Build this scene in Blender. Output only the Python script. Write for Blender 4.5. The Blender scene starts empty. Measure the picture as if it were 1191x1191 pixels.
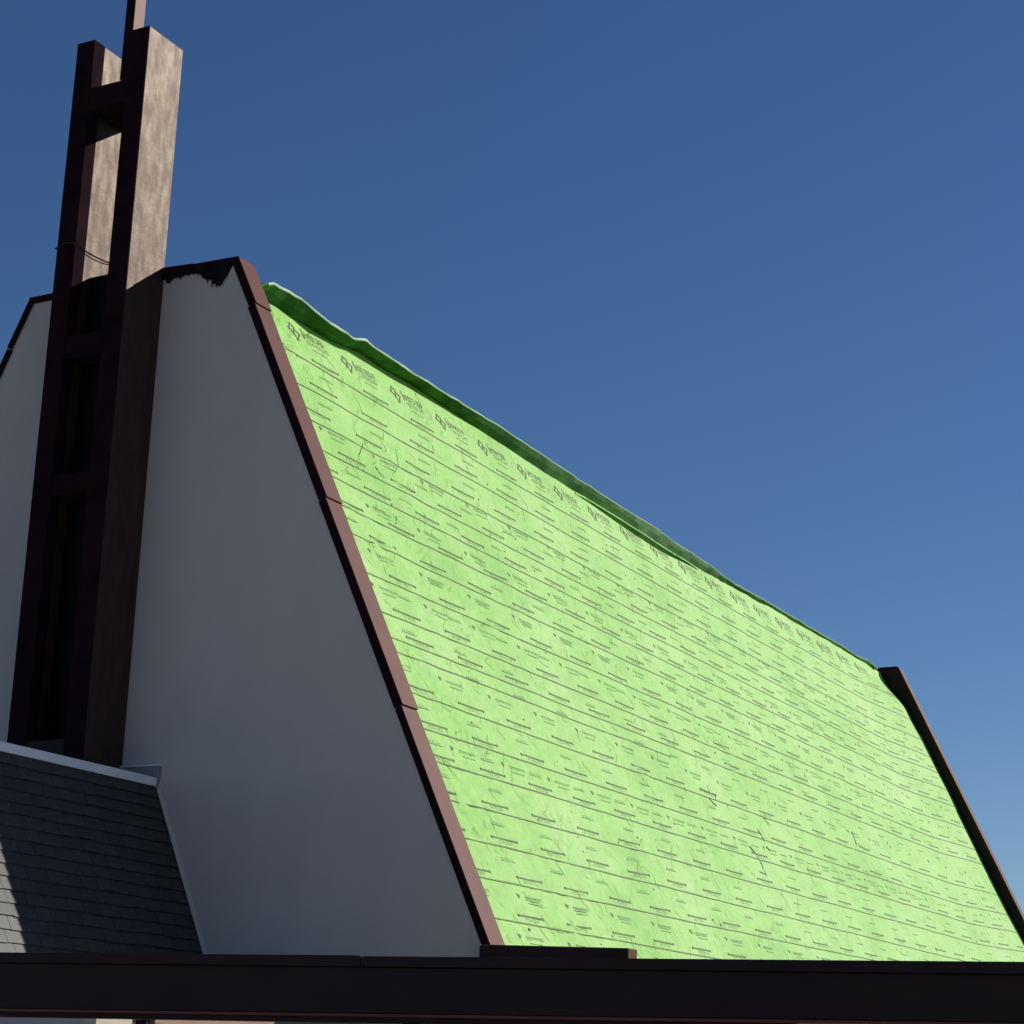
import bpy, math, random
from mathutils import Vector, noise
random.seed(7)
H = 9.95                      # height of the parapet top above the ground
A = 0.4626                    # run per unit drop of the steep roof slopes
LEN = 21.87                   # distance between the front and the far gable
W = 2.77                      # width of the flat top
DT = 0.583                    # how far the tower stands in front of the wall
sc = bpy.context.scene
col = sc.collection

# ------------------------------------------------------------------ materials
def newmat(name):
    m = bpy.data.materials.new(name); m.use_nodes = True
    nt = m.node_tree; b = nt.nodes['Principled BSDF']
    return m, nt, b
def nd(nt, t, **kw):
    n = nt.nodes.new(t)
    for k, v in kw.items():
        if k in n.inputs: n.inputs[k].default_value = v
        else: setattr(n, k, v)
    return n
def ramp(nt, fac, stops):
    r = nt.nodes.new('ShaderNodeValToRGB')
    e = r.color_ramp.elements
    e[0].position, e[0].color = stops[0][0], (*stops[0][1], 1)
    e[1].position, e[1].color = stops[1][0], (*stops[1][1], 1)
    for p, c in stops[2:]:
        x = e.new(p); x.color = (*c, 1)
    nt.links.new(fac, r.inputs[0]); return r
def g3(v): return (v, v, v)
def noisy(name, c1, c2, scale=3, detail=6, rough=.6, bump=.0, bscale=60, stretch=(1, 1, 1), spec=.5, rr=None, dist=.01, lo=.35, hi=.65):
    m, nt, b = newmat(name)
    tc = nd(nt, 'ShaderNodeTexCoord'); mp = nd(nt, 'ShaderNodeMapping')
    mp.inputs['Scale'].default_value = stretch
    nt.links.new(tc.outputs['Object'], mp.inputs[0])
    n = nd(nt, 'ShaderNodeTexNoise', Scale=scale, Detail=detail, Roughness=.6)
    nt.links.new(mp.outputs[0], n.inputs['Vector'])
    r = ramp(nt, n.outputs['Fac'], [(lo, c1), (hi, c2)])
    nt.links.new(r.outputs[0], b.inputs['Base Color'])
    b.inputs['Roughness'].default_value = rough
    b.inputs['Specular IOR Level'].default_value = spec
    if rr:
        n3 = nd(nt, 'ShaderNodeTexNoise', Scale=rr[2], Detail=6)
        nt.links.new(mp.outputs[0], n3.inputs['Vector'])
        r3 = ramp(nt, n3.outputs['Fac'], [(.35, g3(rr[0])), (.65, g3(rr[1]))])
        nt.links.new(r3.outputs[0], b.inputs['Roughness'])
    if bump:
        n2 = nd(nt, 'ShaderNodeTexNoise', Scale=bscale, Detail=5)
        nt.links.new(tc.outputs['Object'], n2.inputs['Vector'])
        bp = nd(nt, 'ShaderNodeBump', Strength=bump, Distance=dist)
        nt.links.new(n2.outputs['Fac'], bp.inputs['Height'])
        nt.links.new(bp.outputs[0], b.inputs['Normal'])
    return m

STUCCO = noisy('pale_stucco', (.50, .445, .408), (.535, .475, .437), stretch=(1, 1, .5), scale=1.6, rough=.9, bump=.35, bscale=90, dist=.006, spec=.2)
TOWER = noisy('weathered_brown_tower_paint', (.024, .0095, .010), (.042, .018, .016), scale=9, rough=.45, bump=.30, bscale=17,
              dist=.010, spec=.55, rr=(.51, .60, 11), stretch=(1, 1, .35))
TOWER.node_tree.nodes['Principled BSDF'].inputs['Specular Tint'].default_value = (1, .75, .50, 1)
TRIM = noisy('brown_metal_trim', (.125, .045, .032), (.150, .056, .040), scale=2.5, rough=.5, bump=.15, bscale=4, dist=.01, spec=.17)
TRIM.node_tree.nodes['Principled BSDF'].inputs['Specular Tint'].default_value = (1, .75, .68, 1)
TRIMD = noisy('dark_brown_fascia', (.018, .0072, .0085), (.029, .0115, .012), scale=2, rough=.6, spec=.20)
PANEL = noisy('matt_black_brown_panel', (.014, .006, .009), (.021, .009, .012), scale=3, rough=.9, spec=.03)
DARK = noisy('black_glass_panel', (.002, .002, .003), (.004, .004, .005), scale=2, rough=.5, spec=.1)
FELT = noisy('black_felt', (.006, .006, .006), (.013, .012, .012), scale=9, rough=.9, spec=.1)
WHITE = noisy('grey_white_metal', (.80, .79, .79), (.87, .86, .86), scale=4, rough=.45)
TAN = noisy('tan_fascia_paint', (.34, .215, .155), (.40, .26, .19), scale=3, rough=.7, spec=.2)
GREYM = noisy('grey_flashing_metal', (.20, .19, .19), (.25, .235, .23), scale=4, rough=.6)
CREAM = noisy('cream_paint', (.55, .49, .36), (.62, .55, .41), scale=4, rough=.8)
WIRE = noisy('black_cable', (.008, .008, .008), (.015, .014, .014), scale=9, rough=.6)
CONC = noisy('concrete', (.24, .235, .22), (.33, .32, .30), scale=1.3, rough=.9, bump=.3, bscale=40)
ASPH = noisy('worn_pale_concrete_lot', (.36, .33, .28), (.46, .42, .36), scale=1.3, rough=.9, bump=.4, bscale=60)
GRASS = noisy('grass_ground', (.04, .07, .02), (.09, .11, .04), scale=.6, rough=.95)

# green synthetic underlayment
def make_green():
    m, nt, b = newmat('green_underlayment')
    L = nt.links.new
    tc = nd(nt, 'ShaderNodeTexCoord')
    n1 = nd(nt, 'ShaderNodeTexNoise', Scale=.75, Detail=8, Roughness=.65); L(tc.outputs['Object'], n1.inputs['Vector'])
    r1 = ramp(nt, n1.outputs['Fac'], [(.34, (.285, .60, .105)), (.48, (.365, .69, .15)), (.64, (.45, .735, .22))])
    # smudges of dirt
    mp = nd(nt, 'ShaderNodeMapping'); mp.inputs['Scale'].default_value = (1, 1, 1.3); L(tc.outputs['Object'], mp.inputs[0])
    n2 = nd(nt, 'ShaderNodeTexNoise', Scale=3.8, Detail=9, Roughness=.75); n2.inputs['Distortion'].default_value = .8
    L(mp.outputs[0], n2.inputs['Vector'])
    r2 = ramp(nt, n2.outputs['Fac'], [(.50, g3(0)), (.70, g3(.6))])
    mx = nd(nt, 'ShaderNodeMixRGB'); mx.inputs[2].default_value = (.27, .49, .15, 1)
    L(r2.outputs[0], mx.inputs[0]); L(r1.outputs[0], mx.inputs[1]); L(mx.outputs[0], b.inputs['Base Color'])
    b.inputs['Roughness'].default_value = .6; b.inputs['Specular IOR Level'].default_value = .3
    # creases: distorted ridges, stronger close to the near edge of the sheet
    n3 = nd(nt, 'ShaderNodeTexNoise', Scale=1.6, Detail=3); n3.inputs['Distortion'].default_value = 2.5
    L(tc.outputs['Object'], n3.inputs['Vector'])
    w = nd(nt, 'ShaderNodeTexWave', Scale=1.1, Distortion=14, Detail=3); w.inputs['Detail Scale'].default_value = 1.2
    L(tc.outputs['Object'], w.inputs['Vector'])
    r4 = ramp(nt, w.outputs['Fac'], [(.80, g3(0)), (1.0, g3(1))])
    gate = ramp(nt, n3.outputs['Fac'], [(.5, g3(0)), (.62, g3(1))])
    ml = nd(nt, 'ShaderNodeMath', operation='MULTIPLY'); L(r4.outputs[0], ml.inputs[0]); L(gate.outputs[0], ml.inputs[1])
    n4 = nd(nt, 'ShaderNodeTexNoise', Scale=9, Detail=6, Roughness=.7); n4.inputs['Distortion'].default_value = 1.2
    L(tc.outputs['Object'], n4.inputs['Vector'])
    ad = nd(nt, 'ShaderNodeMath', operation='MULTIPLY_ADD'); L(n4.outputs['Fac'], ad.inputs[0]); ad.inputs[1].default_value = .9; L(ml.outputs[0], ad.inputs[2])
    bp = nd(nt, 'ShaderNodeBump', Strength=.62, Distance=.024); L(ad.outputs[0], bp.inputs['Height']); L(bp.outputs[0], b.inputs['Normal'])
    return m
GREEN = make_green()
INK, _nt, _b = newmat('printed_ink'); _b.inputs['Base Color'].default_value = (.115, .155, .048, 1); _b.inputs['Roughness'].default_value = .7
INKF, _nt, _b = newmat('printed_ink_faint'); _b.inputs['Base Color'].default_value = (.25, .46, .13, 1); _b.inputs['Roughness'].default_value = .7
SCUFF, _nt, _b = newmat('black_scuff'); _b.inputs['Base Color'].default_value = (.04, .075, .03, 1); _b.inputs['Roughness'].default_value = .8
FLAPM, nt_, b_ = newmat('green_flap_shaded'); b_.inputs['Specular IOR Level'].default_value = .12
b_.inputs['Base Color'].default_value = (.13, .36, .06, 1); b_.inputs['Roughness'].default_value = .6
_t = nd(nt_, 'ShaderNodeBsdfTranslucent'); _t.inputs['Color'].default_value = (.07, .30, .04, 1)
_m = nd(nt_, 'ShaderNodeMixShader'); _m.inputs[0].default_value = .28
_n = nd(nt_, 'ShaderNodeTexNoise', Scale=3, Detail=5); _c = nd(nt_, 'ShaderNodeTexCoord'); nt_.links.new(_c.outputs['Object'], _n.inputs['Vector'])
_r = ramp(nt_, _n.outputs['Fac'], [(.35, (.030, .12, .022)), (.65, (.085, .25, .045))]); nt_.links.new(_r.outputs[0], b_.inputs['Base Color'])  # darker than the sheet: the fold's shade is put into its colour
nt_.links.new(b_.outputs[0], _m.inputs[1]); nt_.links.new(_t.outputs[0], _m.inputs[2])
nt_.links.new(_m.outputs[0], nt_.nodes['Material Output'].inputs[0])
RIMM, _nt, _b = newmat('pale_sheet_edge'); _b.inputs['Base Color'].default_value = (.50, .70, .46, 1); _b.inputs['Roughness'].default_value = .5

# shingle roof of the entrance: three tones of tab, thin dark gaps
def make_shingle(name, c1, c2):
    return noisy(name, c1, c2, scale=22, detail=8, rough=.52, bump=.6, bscale=160, dist=.004, spec=.7)
SH = [make_shingle('shingle_tone_a', (.022, .021, .017), (.038, .036, .030)),
      make_shingle('shingle_tone_b', (.026, .025, .020), (.045, .042, .034)),
      make_shingle('shingle_tone_c', (.017, .017, .014), (.031, .030, .025))]

# ------------------------------------------------------------------ mesh helpers
class MB:
    def __init__(s): s.v = []; s.f = []; s.m = []
    def face(s, pts, mi=0):
        i = len(s.v); s.v += [tuple(p) for p in pts]; s.f.append(tuple(range(i, i+len(pts)))); s.m.append(mi)
    def box(s, x0, x1, y0, y1, z0, z1, mi=0):
        s.hexa([(x0,y0,z0),(x1,y0,z0),(x1,y1,z0),(x0,y1,z0),(x0,y0,z1),(x1,y0,z1),(x1,y1,z1),(x0,y1,z1)], mi)
    def hexa(s, p, mi=0):
        i = len(s.v); s.v += [tuple(q) for q in p]
        for f in ((3,2,1,0),(4,5,6,7),(0,1,5,4),(1,2,6,5),(2,3,7,6),(3,0,4,7)):
            s.f.append(tuple(i+k for k in f)); s.m.append(mi)
    def prism_y(s, poly, y0, y1, mi=0):      # poly in (x, z), counter-clockwise seen from -y
        i = len(s.v); n = len(poly)
        s.v += [(x, y0, z) for x, z in poly] + [(x, y1, z) for x, z in poly]
        s.f.append(tuple(i+k for k in range(n))); s.m.append(mi)
        s.f.append(tuple(i+n+k for k in reversed(range(n)))); s.m.append(mi)
        for k in range(n):
            j = (k+1) % n
            s.f.append((i+j, i+k, i+n+k, i+n+j)); s.m.append(mi)
    def tube(s, pts, r, n=8, mi=0):
        i0 = len(s.v); pts = [Vector(p) for p in pts]
        for k, p in enumerate(pts):
            d = (pts[min(k+1, len(pts)-1)] - pts[max(k-1, 0)]).normalized()
            a = d.cross(Vector((0, 0, 1)));
            if a.length < .01: a = d.cross(Vector((1, 0, 0)))
            a.normalize(); b = d.cross(a)
            for j in range(n):
                t = 2*math.pi*j/n; s.v.append(tuple(p + a*math.cos(t)*r + b*math.sin(t)*r))
        for k in range(len(pts)-1):
            for j in range(n):
                q = (j+1) % n
                s.f.append((i0+k*n+j, i0+k*n+q, i0+(k+1)*n+q, i0+(k+1)*n+j)); s.m.append(mi)
        s.f.append(tuple(i0+j for j in reversed(range(n)))); s.m.append(mi)
        s.f.append(tuple(i0+(len(pts)-1)*n+j for j in range(n))); s.m.append(mi)
    def build(s, name, mats, parent=None, bevel=0, smooth=False, dz=H, label=None):
        if not isinstance(mats, (list, tuple)): mats = [mats]
        org = Vector(parent['_org']) if parent is not None else Vector((0, 0, 0))
        me = bpy.data.meshes.new(name)
        me.from_pydata([tuple(Vector((x, y, z+dz)) - org) for x, y, z in s.v], [], s.f)
        for m in mats: me.materials.append(m)
        me.polygons.foreach_set('material_index', s.m)
        if smooth: me.polygons.foreach_set('use_smooth', [True]*len(s.f))
        me.validate(); me.update()
        o = bpy.data.objects.new(name, me); col.objects.link(o)
        if parent is not None: o.parent = parent
        if bevel:
            b = o.modifiers.new('Bevel', 'BEVEL'); b.width = bevel; b.segments = 2; b.limit_method = 'ANGLE'; b.angle_limit = math.radians(40)
        if label: o['label'] = label
        return o
def empty(name, loc, label, cat, group=None):
    o = bpy.data.objects.new(name, None); col.objects.link(o); o.location = loc
    o['label'] = label; o['category'] = cat; o['_org'] = tuple(loc)
    if group: o['group'] = group
    return o
def sub(parent, child):          # let a part carry sub-parts
    parent['_org'] = child
    return parent

NX, NZ = 1/math.sqrt(1+A*A), A/math.sqrt(1+A*A)       # roof normal (NX, 0, NZ); down-slope (NZ, 0, -NX)
def RP(y, s, off): return (off*NX + s*NZ, y, off*NZ - s*NX)
ROFF = -.30
def interp(x, t):
    if x <= t[0][0]: return t[0][1]
    for (a, b), (c, d) in zip(t, t[1:]):
        if x <= c: return b + (d-b)*(x-a)/(c-a)
    return t[-1][1]

# ------------------------------------------------------------------ ground
def setting(name, m, mat):
    o = m.build(name, mat, dz=0); o['kind'] = 'structure'; return o
g = MB(); g.face([(-900,-900,0),(900,-900,0),(900,900,0),(-900,900,0)]); setting('ground', g, GRASS)
g = MB(); g.face([(-30,-60,.004),(45,-60,.004),(45,-7.6,.004),(-30,-7.6,.004)]); setting('parking_lot', g, ASPH)
g = MB(); g.box(-30, 45, -7.4, -3.9, -.2, .12); setting('pavement', g, CONC)
g = MB(); g.box(-30, 45, -7.6, -7.4, -.2, .124); setting('kerb', g, WHITE)

# ------------------------------------------------------------------ church
church = empty('church_building', (0, 0, 0), 'steep-roofed church with pale stucco gable and roof slope covered in printed green underlayment', 'building')
ZR = -6.975                       # foot of the rakes
# front wall: one polygon, with thickness
m = MB()
ins = .03
poly = [(-W-A*7.0+ins, -H), (A*7.0-ins, -H), (A*7.0-ins, -7.0), (-ins, -.04), (-W+ins, -.04), (-W-A*7.0+ins, -7.0)]
m.prism_y(poly, 0, .22)
m.build('gable_wall', STUCCO, church)
m = MB(); m.prism_y(poly, LEN+.03, LEN+.26); m.build('gable_wall', STUCCO, church)
xe = RP(0, 7.72, ROFF)[0] - .22
m = MB(); m.box(xe-.2, xe, .225, LEN+.02, -H, -6.93); m.build('side_wall', STUCCO, church)
m = MB(); m.box(-W-xe, -W-xe+.2, .225, LEN+.02, -H, -6.93); m.build('side_wall', STUCCO, church)

# rake caps (front): four overlapping lengths of brown metal, dark front face
CAPD = .27
def rake(x0, z0, x1, z1, yf, yb, th, proud0, proud1, mir=False, parent=church, mats=None, name='rake_cap'):
    m = MB()
    def P(x, z, o, y):
        xx = x + o*NX; zz = z + o*NZ
        return (-W-xx, y, zz) if mir else (xx, y, zz)
    a = [P(x0, z0, proud0-th, yf), P(x1, z1, proud1-th, yf), P(x1, z1, proud1-th, yb), P(x0, z0, proud0-th, yb),
         P(x0, z0, proud0, yf), P(x1, z1, proud1, yf), P(x1, z1, proud1, yb), P(x0, z0, proud0, yb)]
    m.hexa(a)
    return m.build(name, mats or TRIM, parent, bevel=.004)
cuts = [0.0, -.546, -2.704, -4.774, ZR]
for k in range(4):
    z0, z1 = cuts[k], cuts[k+1]+.006
    rake(-A*z0, z0, -A*z1, z1, -.012, CAPD, .075, -.008 if k else 0, .008, name='rake_cap')
    # dark fascia board under the cap on the wall face
    t0 = (.072, .076, .072, .058)[k]
    rake(-A*z0, z0, -A*z1, z1, -.018, -.0135, t0+.012, -.011, -.001, mats=PANEL, name='rake_fascia')
for k in range(4):
    z0, z1 = cuts[k], cuts[k+1]+.006
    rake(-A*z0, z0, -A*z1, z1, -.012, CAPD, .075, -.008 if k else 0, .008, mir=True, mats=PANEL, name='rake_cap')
    rake(-A*z0, z0, -A*z1, z1, -.018, -.0135, .082, -.011, -.001, mir=True, mats=PANEL, name='rake_fascia')
# flat top trim
m = MB()
m.box(-W, -1.93, -.02, CAPD, -.075, .0)
m.build('parapet_cap', PANEL, church, bevel=.003)
m = MB()
m.hexa([(-.953,-.03,-.10),(-.56,-.03,-.085),(-.56,CAPD,-.085),(-.953,CAPD,-.10),(-.953,-.03,.035),(-.56,-.03,.015),(-.56,CAPD,.015),(-.953,CAPD,.035)])
m.hexa([(-.57,-.022,-.075),(-.002,-.022,-.075),(-.002,CAPD,-.075),(-.57,CAPD,-.075),(-.57,-.022,.012),(-.002,-.022,.002),(-.002,CAPD,.002),(-.57,CAPD,.012)])
m.build('parapet_cap', PANEL, church, bevel=.003)
m = MB(); m.box(-1.925, -.958, .003, CAPD-.005, -.07, .01); m.build('parapet_cap', PANEL, church)
# torn felt hanging below it
random.seed(3)
key = [(-.048,-.035),(-.085,-.10),(-.14,-.205),(-.198,-.292),(-.235,-.275),(-.30,-.235),(-.36,-.195),(-.43,-.165),(-.471,-.13),(-.52,-.10),(-.575,-.082),(-.66,-.088),(-.74,-.10),(-.84,-.115),(-.915,-.135)]
bot = []
for (x0, z0), (x1, z1) in zip(key, key[1:]):
    n = max(2, int(abs(x1-x0)/.012)) if x0 < -.15 else 3
    for k in range(n):
        t = k/n; j = random.uniform(-.018, .012) if x0 < -.19 else random.uniform(-.004, .004)
        if x0 < -.19 and random.random() < .12: j -= .03
        bot.append((x0+(x1-x0)*t, z0+(z1-z0)*t+j))
bot.append(key[-1])
m = MB()
for (x0, z0), (x1, z1) in zip(bot, bot[1:]):
    y0 = -.020-.012*math.sin(x0*23); y1 = -.020-.012*math.sin(x1*23)
    t = -.02
    p = [(x1,y1,z1),(x0,y0,z0),(x0,y0,max(t,z0+.001)),(x1,y1,t)]
    m.hexa([(x1,y1,z1),(x0,y0,z0),(x0,y0+.008,z0),(x1,y1+.008,z1),(x1,y1,t),(x0,y0,t),(x0,y0+.008,t),(x1,y1+.008,t)])
for x, z, l in [(-.24,-.27,.035),(-.30,-.24,.05),(-.36,-.21,.03)]:
    m.hexa([(x-.006,-.03,z-l),(x+.002,-.03,z-l),(x+.002,-.024,z-l),(x-.006,-.024,z-l),(x-.01,-.03,z+.03),(x+.01,-.03,z+.03),(x+.01,-.024,z+.03),(x-.01,-.024,z+.03)])
m.build('torn_felt', FELT, church)

# far gable parapet
m = MB()
def FP(x, z, o): return (x+o*NX, z+o*NZ)
d = .31
q0 = (0, 0); q1 = (-A*-7.2, -7.2)
pl = [FP(q0[0], q0[1], 0), (-.03-.45, 0.0), (-.48, -.33), FP(q0[0], q0[1], -d)]
inner_top = (-.15-d*1.1, -.0)
poly = [(0, 0), (-.62, 0), (-.62, -.36), FP(0.0, -.16, -d), FP(A*7.2, -7.2, -d), FP(A*7.2, -7.2, 0)]
m.prism_y(poly, LEN, LEN+.24)
m.build('far_parapet', TRIMD, church)
rake(0, .0, A*7.2, -7.2, LEN-.015, LEN+.20, .018, .020, .020, name='rake_cap')
m = MB(); m.box(-W, -.02, LEN-.02, LEN+.3, .003, .03); m.build('parapet_cap', PANEL, church)
m = MB(); m.prism_y([(-W-x, z) for x, z in reversed(poly)], LEN, LEN+.24); m.build('far_parapet', TRIMD, church)
rake(0, .0, A*7.2, -7.2, LEN-.02, LEN+.30, .03, .034, .034, mir=True, name='rake_cap')

# ---- underlayment sheet over the roof (right slope, flat top, left slope), ink printed on it
LOW = [(.3,-.10),(.92,-.115),(1.44,-.158),(2.13,-.142),(2.81,-.06),(3.36,-.08),(4.36,-.076),(5.87,-.148),(7.45,-.2),(9.04,-.215),(10.73,-.28),(12.03,-.275),(13.78,-.255),(15.8,-.18),(18.41,-.156),(20.36,-.13),(21.42,-.104)]
LOW = [(y, -(z - ROFF*NZ)/NX) for y, z in LOW]         # as slope distance of the top edge
def s_top(y): return interp(y, LOW) - .045
CR = [(2.6,1.55,1.9,.27,.006,.75),(3.3,1.9,1.2,.3,.004,.6),(1.4,2.9,2.3,.28,.006,.5),(1.3,4.55,2.2,.3,.006,.5),(1.9,5.1,1.7,.27,.005,.5),(1.2,5.9,2.5,.26,.005,.45),
      (2.6,6.9,.4,.3,.004,.8),(3.6,3.6,1.0,.3,.004,.6),(.8,.5,.5,.25,.007,.45),(4.6,2.8,1.4,.34,.004,.8),(2.2,3.9,2.0,.3,.004,.6),(6.3,4.7,2.2,.34,.005,.7),(7.4,4.4,1.8,.36,.005,.6),(9.6,3.9,2.3,.4,.005,.7),(5.1,6.1,2.0,.32,.004,.7)]
def disp(y, s):
    a = .010*noise.noise((y*.9, s*.9, 3.1)) + .006*noise.noise((y*2.3+7, s*1.6, 9.7))
    # sheet lifts at the near edge and ragged turn-up against the far parapet
    a += .03*max(0, (.55-y)/.3)**2 * (.6+.5*noise.noise((1.3, s*2.2, 0)))
    if y > 18.8: t = min(1, (y-18.8)/2.9); w_ = min(1, max(0, (s-.12)/.75)); a += .12*t*t*(3-2*t)*w_*w_*(3-2*w_) - .05*t*t*(1-w_) + .02*t*noise.noise((5.5, s*1.3, 2))
    if y > 21.2:
        t = (y-21.2)/.66
        k = .35+.65*min(1, s/5.5)+.5*noise.noise((5.5, s*1.3, 2))+.25*noise.noise((5.5, s*4.5, 7))
        a += 0*k
    # courses of sheet: each slightly proud just above its lap
    lp = (-.1, 1.60, 3.02, 4.38, 5.98, 7.21, 8.6)
    for k in range(6):
        if lp[k] <= s < lp[k+1]: t = (s-lp[k])/(lp[k+1]-lp[k]); a += .005*t*t
    for cy, cs, an, wl, am, rd in CR:
        dy, ds = y-cy, s-cs; q = (dy*dy+ds*ds)/(rd*rd)
        if q < 4: a += 1.45*am*math.exp(-q*1.6)*math.sin((dy*math.cos(an)+ds*math.sin(an)+.10*noise.noise((y*1.5, s*1.5, 2)))*2*math.pi/wl)
    # creases fanning from the near top corner
    r = math.hypot(y-.35, s-.9); th = math.atan2(s-.9, y-.35)
    a += .016*math.sin(th*13+2*noise.noise((y*2, s*2, 1)))*math.exp(-r*1.6)*min(1, r*3)
    return a
def U(y, s, lift=0): return RP(y, s, ROFF + disp(y, s) + lift)
SB = 7.75
m = MB()
ys = [.235+.03*k for k in range(10)]; y = ys[-1]
while y < 5: y += .05; ys.append(y)
while y < 21.1: y += .13; ys.append(y)
while y < 21.86-.06: y += .06; ys.append(y)
ys.append(21.865)
NS = 150
vid = {}
for i, y in enumerate(ys):
    st = s_top(y)
    for j in range(NS+1):
        s = st + (SB-st)*j/NS
        vid[i, j] = len(m.v); m.v.append(U(y if i < len(ys)-1 else 21.76+.12*noise.noise((1, s*1.7, 3))+.06*noise.noise((1, s*6, 5)), s))
for i in range(len(ys)-1):
    for j in range(NS):
        m.f.append((vid[i,j], vid[i,j+1], vid[i+1,j+1], vid[i+1,j])); m.m.append(0)
# flat top and the hidden left slope, plus eave edge
for i in range(0, len(ys)-1):
    a, b = ys[i], ys[i+1]
    pa, pb = U(a, s_top(a)), U(b, s_top(b))
    la, lb = (-W-pa[0], a, pa[2]), (-W-pb[0], b, pb[2])
    m.face([pb, lb, la, pa])
    ea, eb = RP(a, SB, ROFF), RP(b, SB, ROFF)
    m.face([la, lb, (-W-eb[0], b, eb[2]), (-W-ea[0], a, ea[2])])
nbase = len(m.f)

def ribbon(pts, w, mi, lift=.0055):         # pts in (y, s)
    for (y0, s0), (y1, s1) in zip(pts, pts[1:]):
        L = math.hypot(y1-y0, s1-s0)
        if L < 1e-6: continue
        ny, ns = -(s1-s0)/L*w/2, (y1-y0)/L*w/2
        m.face([U(y0+ny, s0+ns, lift), U(y1+ny, s1+ns, lift), U(y1-ny, s1-ns, lift), U(y0-ny, s0-ns, lift)], mi)
def blob(y, s, r, mi, lift=.0045):
    m.face([U(y+r*math.cos(t), s+r*math.sin(t), lift) for t in [-k*math.pi/3 for k in range(6)]], mi)
def glyphs(y, s, h, n, pitch, mi, wt):
    for k in range(n):
        yy = y+k*pitch + random.uniform(-.1, .1)*pitch
        c = random.random(); w = pitch*.62
        if c < .35: ribbon([(yy, s), (yy, s+h)], wt, mi); ribbon([(yy, s+h*random.choice((0, .5, 1))), (yy+w, s+h*random.choice((0, .5, 1)))], wt, mi)
        elif c < .6: ribbon([(yy, s), (yy+w, s), (yy+w, s+h), (yy, s+h), (yy, s)], wt, mi)
        elif c < .8: ribbon([(yy, s+h), (yy+w*.5, s), (yy+w, s+h)], wt, mi)
        else: ribbon([(yy, s), (yy+w, s)], wt, mi); ribbon([(yy+w*.5, s), (yy+w*.5, s+h)], wt, mi)
random.seed(11)
PIT = 1.032
def drift(y): return interp(y, [(1.2,0),(2.2,.03),(3.4,.055),(4.6,.08),(6,.11),(9,.13),(13,.14),(16,.09),(21,.04)])
lines = [(.607,3.56-.03,.075,1),(1.075,2.23,.11,0),(1.534,1.87,.15,0),(1.904,2.32,.10,0),(2.249,1.59,.095,0),(2.618,1.84,.07,0),(2.965,1.25,.085,0),
         (3.408,1.38,.088,0),(3.857,1.20,.097,0),(4.152,1.26,.085,0),(4.324,None,0,0),(4.775,1.89,.09,0),(5.176,1.90,.085,0),(5.532,1.81,.08,0),(5.922,1.575,.083,0),
         (6.332,1.50,.097,0),(6.717,1.70,.088,0),(7.146,1.42,.085,0),(7.52,1.8,.085,0)]
for s, st, gap, top in lines:
    # the seam or printed line itself
    pts = []; y = .29
    while y < 21.7:
        sk = .010*noise.noise((y*.35, s*3, 4)) + .02*noise.noise((y*.07, s*5, 8))
        pts.append((y, s + sk + (drift(y)*.6 if top else drift(y)*max(0, .35-.12*s)))); y += .24
    for a in range(len(pts)-1):
        if s == 4.324 and (a*.24 > 7): break
        ribbon(pts[a:a+2], .013 + .005*noise.noise((pts[a][0]*1.7, s, 5)), 1)
    if st is None: continue
    y = st
    while y - PIT > .3: y -= PIT
    if y-.51 > .3: pass
    while y < 21.3:
        dy = drift(y)*.6 if top else drift(y)*max(0, .35-.12*s)
        sd = s - gap + dy + .02*noise.noise((y*.07, s*5, 8))
        e = min(y+.52, 21.5)
        ribbon([(y, sd), (y+.26, sd+.002), (e, sd)], .017, 1)
        blob(y+.01, sd, .018, 1); blob(e-.01, sd, .018, 1)
        if y < 15: glyphs(y+.13, sd+.022, .028, 7, .042, 2, .005)
        if y > .3 and random.random() < .9:
            ribbon([(y+.02, sd+gap+.15), (y+.29, sd+gap+.15)], .011, 2)
            if y < 9: glyphs(y+.04, sd+gap+.12, .018, 6, .04, 2, .005)
        y += PIT
# part of a dash visible at the near edge for the first dash of rows
for s0, y0 in [(1.58,2.11),(3.08,1.14),(3.53,1.97),(4.45,1.67),(6.84,1.58),(5.30,1.35),(7.27,1.30),(2.42,1.5)]:
    y = y0
    while y-PIT > .35: y -= PIT
    while y < 21.2:
        m.face([U(y-.035, s0-.02, .0045), U(y-.005, s0+.035, .0045), U(y+.03, s0-.005, .0045)], 1)
        if y < 16:
            ribbon([(y+.13, s0+.0), (y+.47, s0+.0)], .009, 2); glyphs(y+.14, s0+.008, .02, 9, .038, 2, .005)
            ribbon([(y+.16, s0+.065), (y+.42, s0+.065)], .010, 2)
        y += PIT
# row of emblems with two lines of illegible lettering
for k in range(20):
    y0 = 1.20 + PIT*k; o = drift(y0)*1.0 + .01
    if y0 > 20.6: break
    t = lambda P: [(y0+a, .04+b+o) for a, b in P]
    ribbon(t([(.0,.16),(.055,.075),(.125,.10),(.085,.20),(.0,.16)]), .017, 1)
    ribbon(t([(.085,.20),(.125,.13),(.20,.165),(.135,.265),(.085,.20)]), .016, 1)
    for a, b, r in [(.0,.155,.022),(.055,.075,.018),(.08,.20,.024),(.13,.262,.024),(.20,.165,.014)]: blob(y0+a, .04+b+o, r, 1)
    ribbon(t([(.27,.05),(.275,.09),(.295,.19)]), .015, 1)
    glyphs(y0+.315, .12+o, .085, 9, .044, 1, .0085)
    glyphs(y0+.33, .235+o, .05, 9, .045, 1, .006)
    ribbon(t([(.38,.30),(.66,.31)]), .010, 2)
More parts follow.
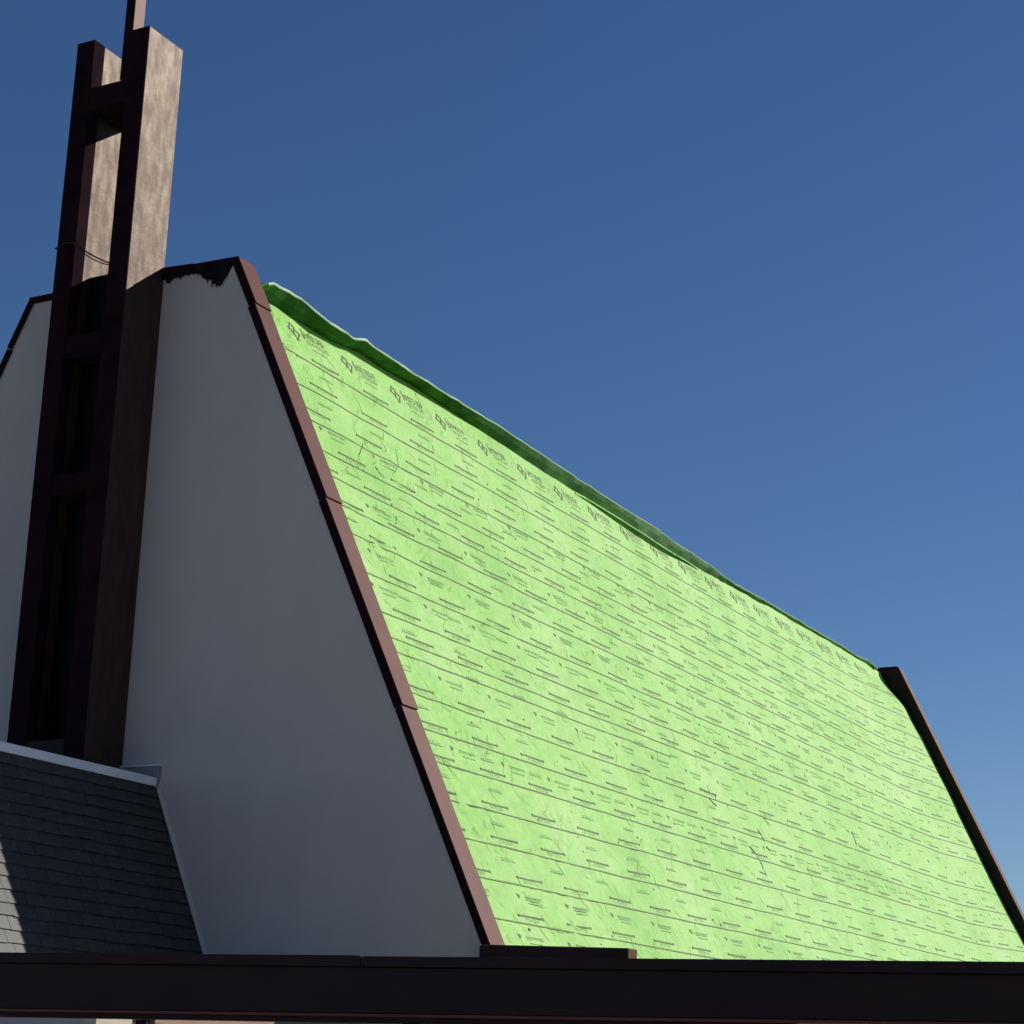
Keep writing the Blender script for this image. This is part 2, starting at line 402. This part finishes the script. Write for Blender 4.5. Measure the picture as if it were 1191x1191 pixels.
# scuffs from boots and ladders, a wrinkle shadow line near the top
def scuff(P, w=.02, mi=3):
    for (a, b), (c, d) in zip(P, P[1:]):
        w = w*.7; n = 5
        q = [(a+(c-a)*i/n+random.uniform(-.012, .012), b+(d-b)*i/n+random.uniform(-.01, .01)) for i in range(n+1)]
        for i in range(n): ribbon(q[i:i+2], w*random.uniform(.35, 1.2), mi, .006)
random.seed(5)
scuff([(8.27,4.78),(8.44,4.88)], .04); scuff([(8.10,4.66),(8.60,4.70)], .025); scuff([(8.42,4.56),(8.40,4.70)], .02); scuff([(8.58,4.70),(8.45,4.80)], .015)
scuff([(9.69,5.02),(9.75,5.22)], .035); scuff([(9.72,5.28),(9.80,5.33)], .04); scuff([(9.05,5.36),(9.17,5.44),(9.22,5.60),(9.20,5.76)], .05); scuff([(9.0,5.72),(9.2,5.75)], .02)
scuff([(14.22,4.43),(14.16,4.68)], .035); scuff([(14.30,4.62),(14.45,4.72)], .02); scuff([(10.22,4.74),(10.26,4.90)], .025); scuff([(10.15,4.80),(10.35,4.86)], .015)
scuff([(1.95,1.47),(1.72,1.74),(1.74,1.9)], .014); scuff([(2.05,1.75),(2.18,1.86)], .02); scuff([(3.95,.02),(3.98,.22),(3.93,.30)], .02)
scuff([(.55,.42),(.72,.62)], .018); scuff([(1.6,5.9),(1.62,6.2)], .010)
for k in range(75):
    y = random.uniform(.6, 21); s = random.uniform(.5, 7.2); a = random.gauss(1.3, .7); l = random.uniform(.04, .22)
    scuff([(y, s), (y+l*math.cos(a), s+l*math.sin(a))], random.uniform(.006, .014), random.choice((2, 2, 3)))
for k in range(170):
    blob(random.uniform(.4, 21.2), random.uniform(.4, 7.4), random.uniform(.007, .018), random.choice((1, 2, 3)))
ob = m.build('roof_underlayment', [GREEN, INK, INKF, SCUFF], church, label='bright green synthetic underlayment printed with rows of dark lines and marks')
me = ob.data
for p in me.polygons[:nbase]: p.use_smooth = True

# loose flap of the sheet folded out over the top edge
RIM = [(0.46, -0.04, -0.153), (0.6, -0.081, -0.062), (0.78, -0.119, 0.019), (1.06, -0.129, 0.041), (1.34, -0.126, 0.034), (1.58, -0.106, -0.009), (1.84, -0.083, -0.059), (2.2, -0.092, -0.04), (2.7, -0.12, 0.014), (3.46, -0.124, -0.006), (4.08, -0.137, -0.002), (4.95, -0.155, 0.007), (5.89, -0.18, 0.032), (7.37, -0.198, 0.01), (8.96, -0.195, -0.03), (9.83, -0.198, -0.036), (10.92, -0.215, -0.018), (11.51, -0.193, -0.084), (12.03, -0.204, -0.074), (13.06, -0.208, -0.095), (13.72, -0.184, -0.166), (14.72, -0.209, -0.133), (15.77, -0.234, -0.099), (17.04, -0.242, -0.09), (18.38, -0.248, -0.083), (19.39, -0.27, -0.049), (20.07, -0.256, -0.09), (20.94, -0.291, -0.014), (21.35, -0.257, -0.087)]
RX = [(a, b) for a, b, c in RIM]; RZ = [(a, c) for a, b, c in RIM]
m = MB()
prev = None; y = .30; th = .006
while y <= 21.45:
    jit = .010*noise.noise((y*2.6, 1, 1)) + .006*noise.noise((y*8, 4, 1))
    jit -= .022*math.exp(-((y-2.35)/.10)**2) - .014*math.exp(-((y-2.62)/.07)**2)
    rt = interp(y, [(.6,.022),(4,.016),(7,.010),(21,.008)])*(1+.5*noise.noise((y*3.3, 7, 7)))
    rx, rz = interp(y, RX)+.5*jit, interp(y, RZ)+jit
    c = U(y, s_top(y)+.022+.03*noise.noise((y*1.7, 3, 8))+.022*noise.noise((y*9, 3, 8)), .004)
    bx, bz = c[0], c[2]
    ex, ez = rx-bx, rz-bz
    # fold a little below the rim: two facets, the lower one steeper-facing
    fk = .55+.12*noise.noise((y*1.3, 8, 8)); fx, fz = bx+ex*fk+.010+.02*noise.noise((y*3.1, 2, 6)), bz+ez*fk-.030*min(1, abs(ex)*5)+.016*noise.noise((y*4.3, 5, 6))
    f2x, f2z = fx-.0012, fz+.001
    tz = U(y, s_top(y))[2]+.012
    ring = [(bx, y, bz), (fx, y, fz), (f2x, y, f2z), (rx, y, rz-.010), (rx+.006, y, rz+.003), (rx-.004, y, rz+rt), (rx-.10, y, rz+.02), (-.55, y, tz)]
    i = len(m.v); m.v += ring
    if prev is not None:
        for k in range(len(ring)-1):
            m.f.append((prev+k, i+k, i+k+1, prev+k+1)); m.m.append(1 if k in (3, 4, 5) and y > .68 else 0)
    prev = i
    y += .06 if y < 4 else .11
m.build('folded_flap', [FLAPM, RIMM], church, label='loose green fold of underlayment along the top edge, its shade put into a darker colour')
# small second fold below the flap at mid length
m = MB(); prev = None; y = 8.2
while y < 12.4:
    t = (y-8.2)/4.2; h = .055*math.sin(math.pi*t)**.7 + .004
    c = s_top(y)+.05+.03*math.sin(math.pi*t)
    ring = [U(y, c+.055*math.sin(math.pi*t)+.02, .003), U(y, c+.03, h), U(y, c+.016, h+.006), U(y, c-.02, .006)]
    i = len(m.v); m.v += ring
    if prev is not None:
        for k in range(3): m.f.append((prev+k, i+k, i+k+1, prev+k+1)); m.m.append(0 if k == 0 else 1)
    prev = i; y += .1
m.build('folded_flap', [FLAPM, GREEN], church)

# short low return wall with metal coping at the foot of the rake
m = MB(); m.hexa([(3.215,-.20,-7.30),(4.585,-.20,-7.30),(4.585,-.03,-7.30),(3.215,-.03,-7.30),(3.215,-.20,-6.915),(4.585,-.20,-6.95),(4.585,-.03,-6.95),(3.215,-.03,-6.915)])
m.build('return_coping', TRIM, church, bevel=.004)
m = MB(); m.hexa([(3.205,-.206,-7.31),(4.575,-.206,-7.31),(4.575,-.2015,-7.31),(3.205,-.2015,-7.31),(3.205,-.206,-6.925),(4.575,-.206,-6.96),(4.575,-.2015,-6.96),(3.205,-.2015,-6.925)])
m.build('return_fascia', TRIMD, church)
m = MB(); m.box(3.25, 4.52, -.17, -.045, -H, -7.305); m.build('return_wall', STUCCO, church)

# ------------------------------------------------------------------ bell tower
TX0, TX1, TXL, TXR = -1.927, -.953, -1.696, -1.203
tower = empty('bell_tower', (-1.44, -.29, 0), 'dark brown twin-pillar tower with crossbars standing against the stucco gable wall', 'tower')
YB = -.003
m = MB(); m.box(TXR, TX1, -DT, YB, -5.6, 2.573); m.build('pillar', TOWER, tower, bevel=.008, label='right-hand pillar, wider, carrying the thin mast')
m = MB(); m.box(TX0, TXL, -DT+.17, YB, -5.6, 2.583); m.build('pillar', TOWER, tower, bevel=.008, label='left-hand narrow pillar')
m = MB(); m.box(TXR-.001, TX1-.003, -DT-.006, -DT-.001, -5.6, 2.571); m.build('dark_front', PANEL, tower)  # added near-black skin: shade on the right pillar's front put into colour
m = MB(); m.box(TX0-.002, TXL+.003, -DT, -DT+.168, -5.6, 2.586); m.build('dark_front', PANEL, tower, bevel=.006)  # near-black front section, reaching a little way back along the pillar's side
for z0, z1 in ((1.75, 2.008), (-1.06, -.815), (-2.521, -2.312)):
    m = MB(); m.box(TXL+.004, TXR-.001, -DT+.006, YB-.01 if z0 > 0 else -.33, z0, z1); m.build('crossbar', PANEL, tower, bevel=.004)
m = MB(); m.box(TXL+.004, TXR-.001, -.30, -.02, -5.02, -.06); m.build('recess_panel', DARK, tower)
m = MB(); m.box(TXL+.004, TXR-.001, -DT+.01, -.31, -5.6, -5.0); m.build('sill_panel', TRIMD, tower)
m = MB(); m.box(-1.292, -1.172, -DT-.009, -.42, 2.009, 4.6); m.m[2] = 1; m.build('mast', [TRIM, PANEL], tower, bevel=.006)  # front face near-black: its shade is painted in with a second material
# shaft below hidden by the entrance roof
m = MB(); m.box(TX0+.01, TX1-.01, -DT+.01, YB-.01, -H, -5.601); m.build('base', TRIMD, tower)

cab = MB()
def sag(a, b, d, n=14): return [tuple(Vector(a).lerp(Vector(b), k/n) - Vector((0, 0, d*4*(k/n)*(1-k/n)))) for k in range(n+1)]
p1 = [(-1.935,-.45,.215),(-1.94,-.592,.20),(-1.80,-.60,.235),(-1.69,-.60,.215)]
cab.tube(p1 + sag((-1.68,-.60,.205), (-1.205,-.57,-.085), .02)[1:], .008)
cab.tube(sag((-1.68,-.595,.195), (-1.205,-.555,-.10), .045), .006)
o = cab.build('power_cable', WIRE); o['label'] = 'thin black double cable looped round the narrow left pillar and sagging to the wider one'; o['category'] = 'cable'

# ------------------------------------------------------------------ entrance annex with shingled mansard
ann = empty('entrance_annex', (0, -2, 0), 'low entrance block with dark shingled mansard roof and grey-white metal top edge', 'building')
AL = .4446; RX0, RZ0 = -.516, -5.40; YE = -6.2+2.3     # near end of the mansard
ln = math.sqrt(1+AL*AL); nx, nz = 1/ln, AL/ln
def AP(y, s, o): return (RX0 + s*nz + o*nx, y, RZ0 - s*nx + o*nz)
m = MB()
SBM = 2.25
Yf = -3.95
def SL(y, s, o): return AP(y, s, o)
# deck under the shingles
m.hexa([AP(Yf,0,-.10), AP(Yf,SBM,-.10), AP(-.002,SBM,-.10), AP(-.002,0,-.10), AP(Yf,0,-.012), AP(Yf,SBM,-.012), AP(-.002,SBM,-.012), AP(-.002,0,-.012)], 3)
rowh = .122; r = 0; random.seed(21); s = 0.0
while s < SBM-.02:
    y = -.004; off = random.uniform(.05, .2); first = True
    while y > Yf:
        wd = off if first else random.choice((.19, .21, .24, .28)); first = False
        y1 = max(y-wd, Yf); g = .0022
        j = random.uniform(-.006, .006)
        e = min(s+rowh+.004+j, SBM); tk = .008+random.uniform(0, .003)
        if y - y1 > .02:
            m.hexa([AP(y1+g,s,-.012), AP(y1+g,e,-.010), AP(y-g,e,-.010), AP(y-g,s,-.012), AP(y1+g,s,-.004), AP(y1+g,e,tk), AP(y-g,e,tk), AP(y-g,s,-.004)], random.choice((0, 0, 1, 1, 2)))
        y = y1
    s += rowh
m.build('shingle_roof', SH + [FELT], ann)
# left slope, plain mirrored sheet of the same shingles
cx = -1.44*2
m = MB(); q = [AP(Yf,0,0), AP(Yf,SBM,0), AP(-.002,SBM,0), AP(-.002,0,0), AP(Yf,0,-.1), AP(Yf,SBM,-.1), AP(-.002,SBM,-.1), AP(-.002,0,-.1)]
m.hexa([(cx-a, b, c) for a, b, c in q]); m.build('shingle_roof', SH[0], ann)
m = MB(); m.hexa([(cx-RX0+.02,Yf,-5.50),(RX0-.04,Yf,-5.50),(RX0-.04,-.004,-5.50),(cx-RX0+.02,-.004,-5.50),(cx-RX0+.02,Yf,-5.44),(RX0-.04,Yf,-5.44),(RX0-.04,-.004,-5.44),(cx-RX0+.02,-.004,-5.44)])
m.build('flat_top', WHITE, ann)
m = MB(); m.prism_y([(cx-RX0-SBM*nz+.04, -7.45), (RX0+SBM*nz-.04, -7.45), (RX0-.04, -5.52), (cx-RX0+.04, -5.52)], Yf+.01, Yf+.12); m.build('end_gable', STUCCO, ann)
m = MB(); m.box(RX0-.05, RX0+.022, Yf-.02, -.02, -5.405, -5.322); m.build('edge_flashing', WHITE, ann, bevel=.003)
m = MB(); m.box(cx-RX0-.022, cx-RX0+.05, Yf-.02, -.02, -5.405, -5.322); m.build('edge_flashing', WHITE, ann, bevel=.003)
m = MB(); m.box(-.950, -.475, -.035, -.001, -5.42, -5.205); m.box(-.952, -.468, -.042, -.001, -5.2045, -5.192)
m.m[6:] = [1]*6; m.build('base_flashing', [GREYM, WHITE], ann, bevel=.002)
# light flashing strip along the junction of shingles and wall
m = MB(); m.hexa([AP(-.03,-.02,.012), AP(-.03,SBM,.012), AP(-.0025,SBM,.012), AP(-.0025,-.02,.012), AP(-.012,-.02,.05), AP(-.012,SBM,.05), AP(-.0025,SBM,.05), AP(-.0025,-.02,.05)])
m.build('step_flashing', STUCCO, ann)
# annex flat roof, fascia and walls below
m = MB(); m.box(-5.0, 1.88, -3.52, -.003, -7.50, -7.44); m.build('flat_roof', WHITE, ann)
m = MB(); m.box(1.882, 1.93, -3.10, -.004, -7.69, -7.43); m.build('fascia', TAN, ann, bevel=.003)
m = MB(); m.box(1.80, 1.925, -3.54, -3.104, -7.60, -7.43); m.box(1.79,1.91,-3.53,-3.106,-H+.05,-7.603); m.build('corner_pier', CREAM, ann)
m = MB(); m.box(-5.0, 1.785, -3.50, -3.36, -H, -7.505); m.build('front_wall', STUCCO, ann)
m = MB(); m.box(1.74, 1.87, -3.10, -.005, -H, -7.505); m.build('side_wall', CREAM, ann)

# ------------------------------------------------------------------ canopy walkway in front
can = empty('walkway_canopy', (5, -5.3, 0), 'long dark brown flat canopy on slim posts running along the front of the church', 'canopy')
X0, X1 = -3.0, 15.0
def zt(x): return -7.41 - .05*(x-3.36)/5.95
m = MB(); m.hexa([(X0,-6.2,-7.72),(X1,-6.2,-7.72),(X1,-6.1,-7.72),(X0,-6.1,-7.72),(X0,-6.2,zt(X0)-.055),(X1,-6.2,zt(X1)-.055),(X1,-6.1,zt(X1)-.055),(X0,-6.1,zt(X0)-.055)])
m.build('front_fascia', TRIMD, can, bevel=.004)
m = MB()
for a, b, dz_ in ((X0, 5.85, .004), (5.854, X1, 0)):
    m.hexa([(a,-6.225,zt(a)-.053),(b,-6.225,zt(b)-.053),(b,-6.08,zt(b)-.053),(a,-6.08,zt(a)-.053),(a,-6.225,zt(a)+dz_),(b,-6.225,zt(b)+dz_),(b,-6.08,zt(b)+dz_),(a,-6.08,zt(a)+dz_)])
m.build('drip_edge', TRIMD, can, bevel=.003)
m = MB(); m.box(X0, X1, -6.212, -6.09, -7.735, -7.7215); m.build('bottom_lip', TRIM, can, bevel=.002)
m = MB(); m.box(X0, 8.2, -6.15, -6.05, -7.765, -7.7355); m.build('soffit_beam', TRIMD, can)
m = MB(); m.box(X0, X1, -6.078, -4.45, -7.60, -7.56); m.build('roof_deck', WHITE, can)
m = MB(); m.box(X0, X1, -4.55, -4.46, -7.66, -7.605); m.build('rear_beam', TRIMD, can)
def post(x, y, w, top, brk):
    m = MB(); m.box(x-w/2, x+w/2, y-w/2, y+w/2, -H+.12, top)
    if brk:
        n = 6
        for k in range(n):
            a0, a1 = k/n, (k+1)/n
            h0, h1 = .09*(1-math.sqrt(1-(1-a0)**2)), .09*(1-math.sqrt(1-(1-a1)**2))
            m.hexa([(x+w/2+.09*a0,y-w/4,top-.0-h0-.001),(x+w/2+.09*a1,y-w/4,top-h1-.001),(x+w/2+.09*a1,y+w/4,top-h1-.001),(x+w/2+.09*a0,y+w/4,top-h0-.001),
                    (x+w/2+.09*a0,y-w/4,top),(x+w/2+.09*a1,y-w/4,top),(x+w/2+.09*a1,y+w/4,top),(x+w/2+.09*a0,y+w/4,top)])
    m.build('post', TRIMD, can, bevel=.004)
post(6.105, -6.1, .085, -7.7655, False)
post(3.12, -4.50, .09, -7.661, True)
post(9.09, -6.1, .085, -7.7365, False)
post(12.07, -6.1, .085, -7.7365, False)
post(.12, -6.1, .085, -7.7655, False)

for o in list(bpy.data.objects):
    if '_org' in o: del o['_org']

# ------------------------------------------------------------------ light
S = Vector((.87, 1.0, .77)).normalized()
EL = math.asin(S.z); AZ = math.atan2(S.x, S.y)
w = bpy.data.worlds.new("World"); sc.world = w; w.use_nodes = True
nt = w.node_tree; bg = nt.nodes['Background']
sky = nt.nodes.new('ShaderNodeTexSky'); sky.sky_type = 'NISHITA'; sky.sun_disc = False
sky.sun_elevation = EL; sky.sun_rotation = AZ; sky.altitude = 500; sky.air_density = 1.0; sky.dust_density = 0.0; sky.ozone_density = 4.0
hs = nt.nodes.new('ShaderNodeHueSaturation'); hs.inputs['Saturation'].default_value = 1.15; hs.inputs['Hue'].default_value = .507
nt.links.new(sky.outputs[0], hs.inputs['Color']); nt.links.new(hs.outputs[0], bg.inputs[0]); bg.inputs[1].default_value = .074
sl = bpy.data.lights.new('sun', 'SUN'); sl.energy = 4.2; sl.angle = math.radians(.5); sl.color = (1, .95, .87)
so = bpy.data.objects.new('sun', sl); col.objects.link(so); so.rotation_euler = S.to_track_quat('Z', 'Y').to_euler()

# ------------------------------------------------------------------ camera
cd = bpy.data.cameras.new('camera'); cam = bpy.data.objects.new('camera', cd); col.objects.link(cam)
cam.location = (11.587, -15.246, 1.889)
yaw, pit, rol = -.499512, .279906, .0326014
fw = Vector((math.sin(yaw)*math.cos(pit), math.cos(yaw)*math.cos(pit), math.sin(pit)))
r = Vector((math.cos(yaw), -math.sin(yaw), 0)); u = r.cross(fw)
r2 = r*math.cos(rol)+u*math.sin(rol); u2 = -r*math.sin(rol)+u*math.cos(rol)
from mathutils import Matrix
cam.rotation_euler = Matrix((r2, u2, -fw)).transposed().to_euler()
cd.sensor_width = 36; cd.lens = 36*2324.2/1191; cd.clip_end = 3000; cd.clip_start = .1
sc.camera = cam
sc.view_settings.view_transform = 'Standard'; sc.view_settings.look = 'None'; sc.view_settings.gamma = 1; sc.view_settings.exposure = 0
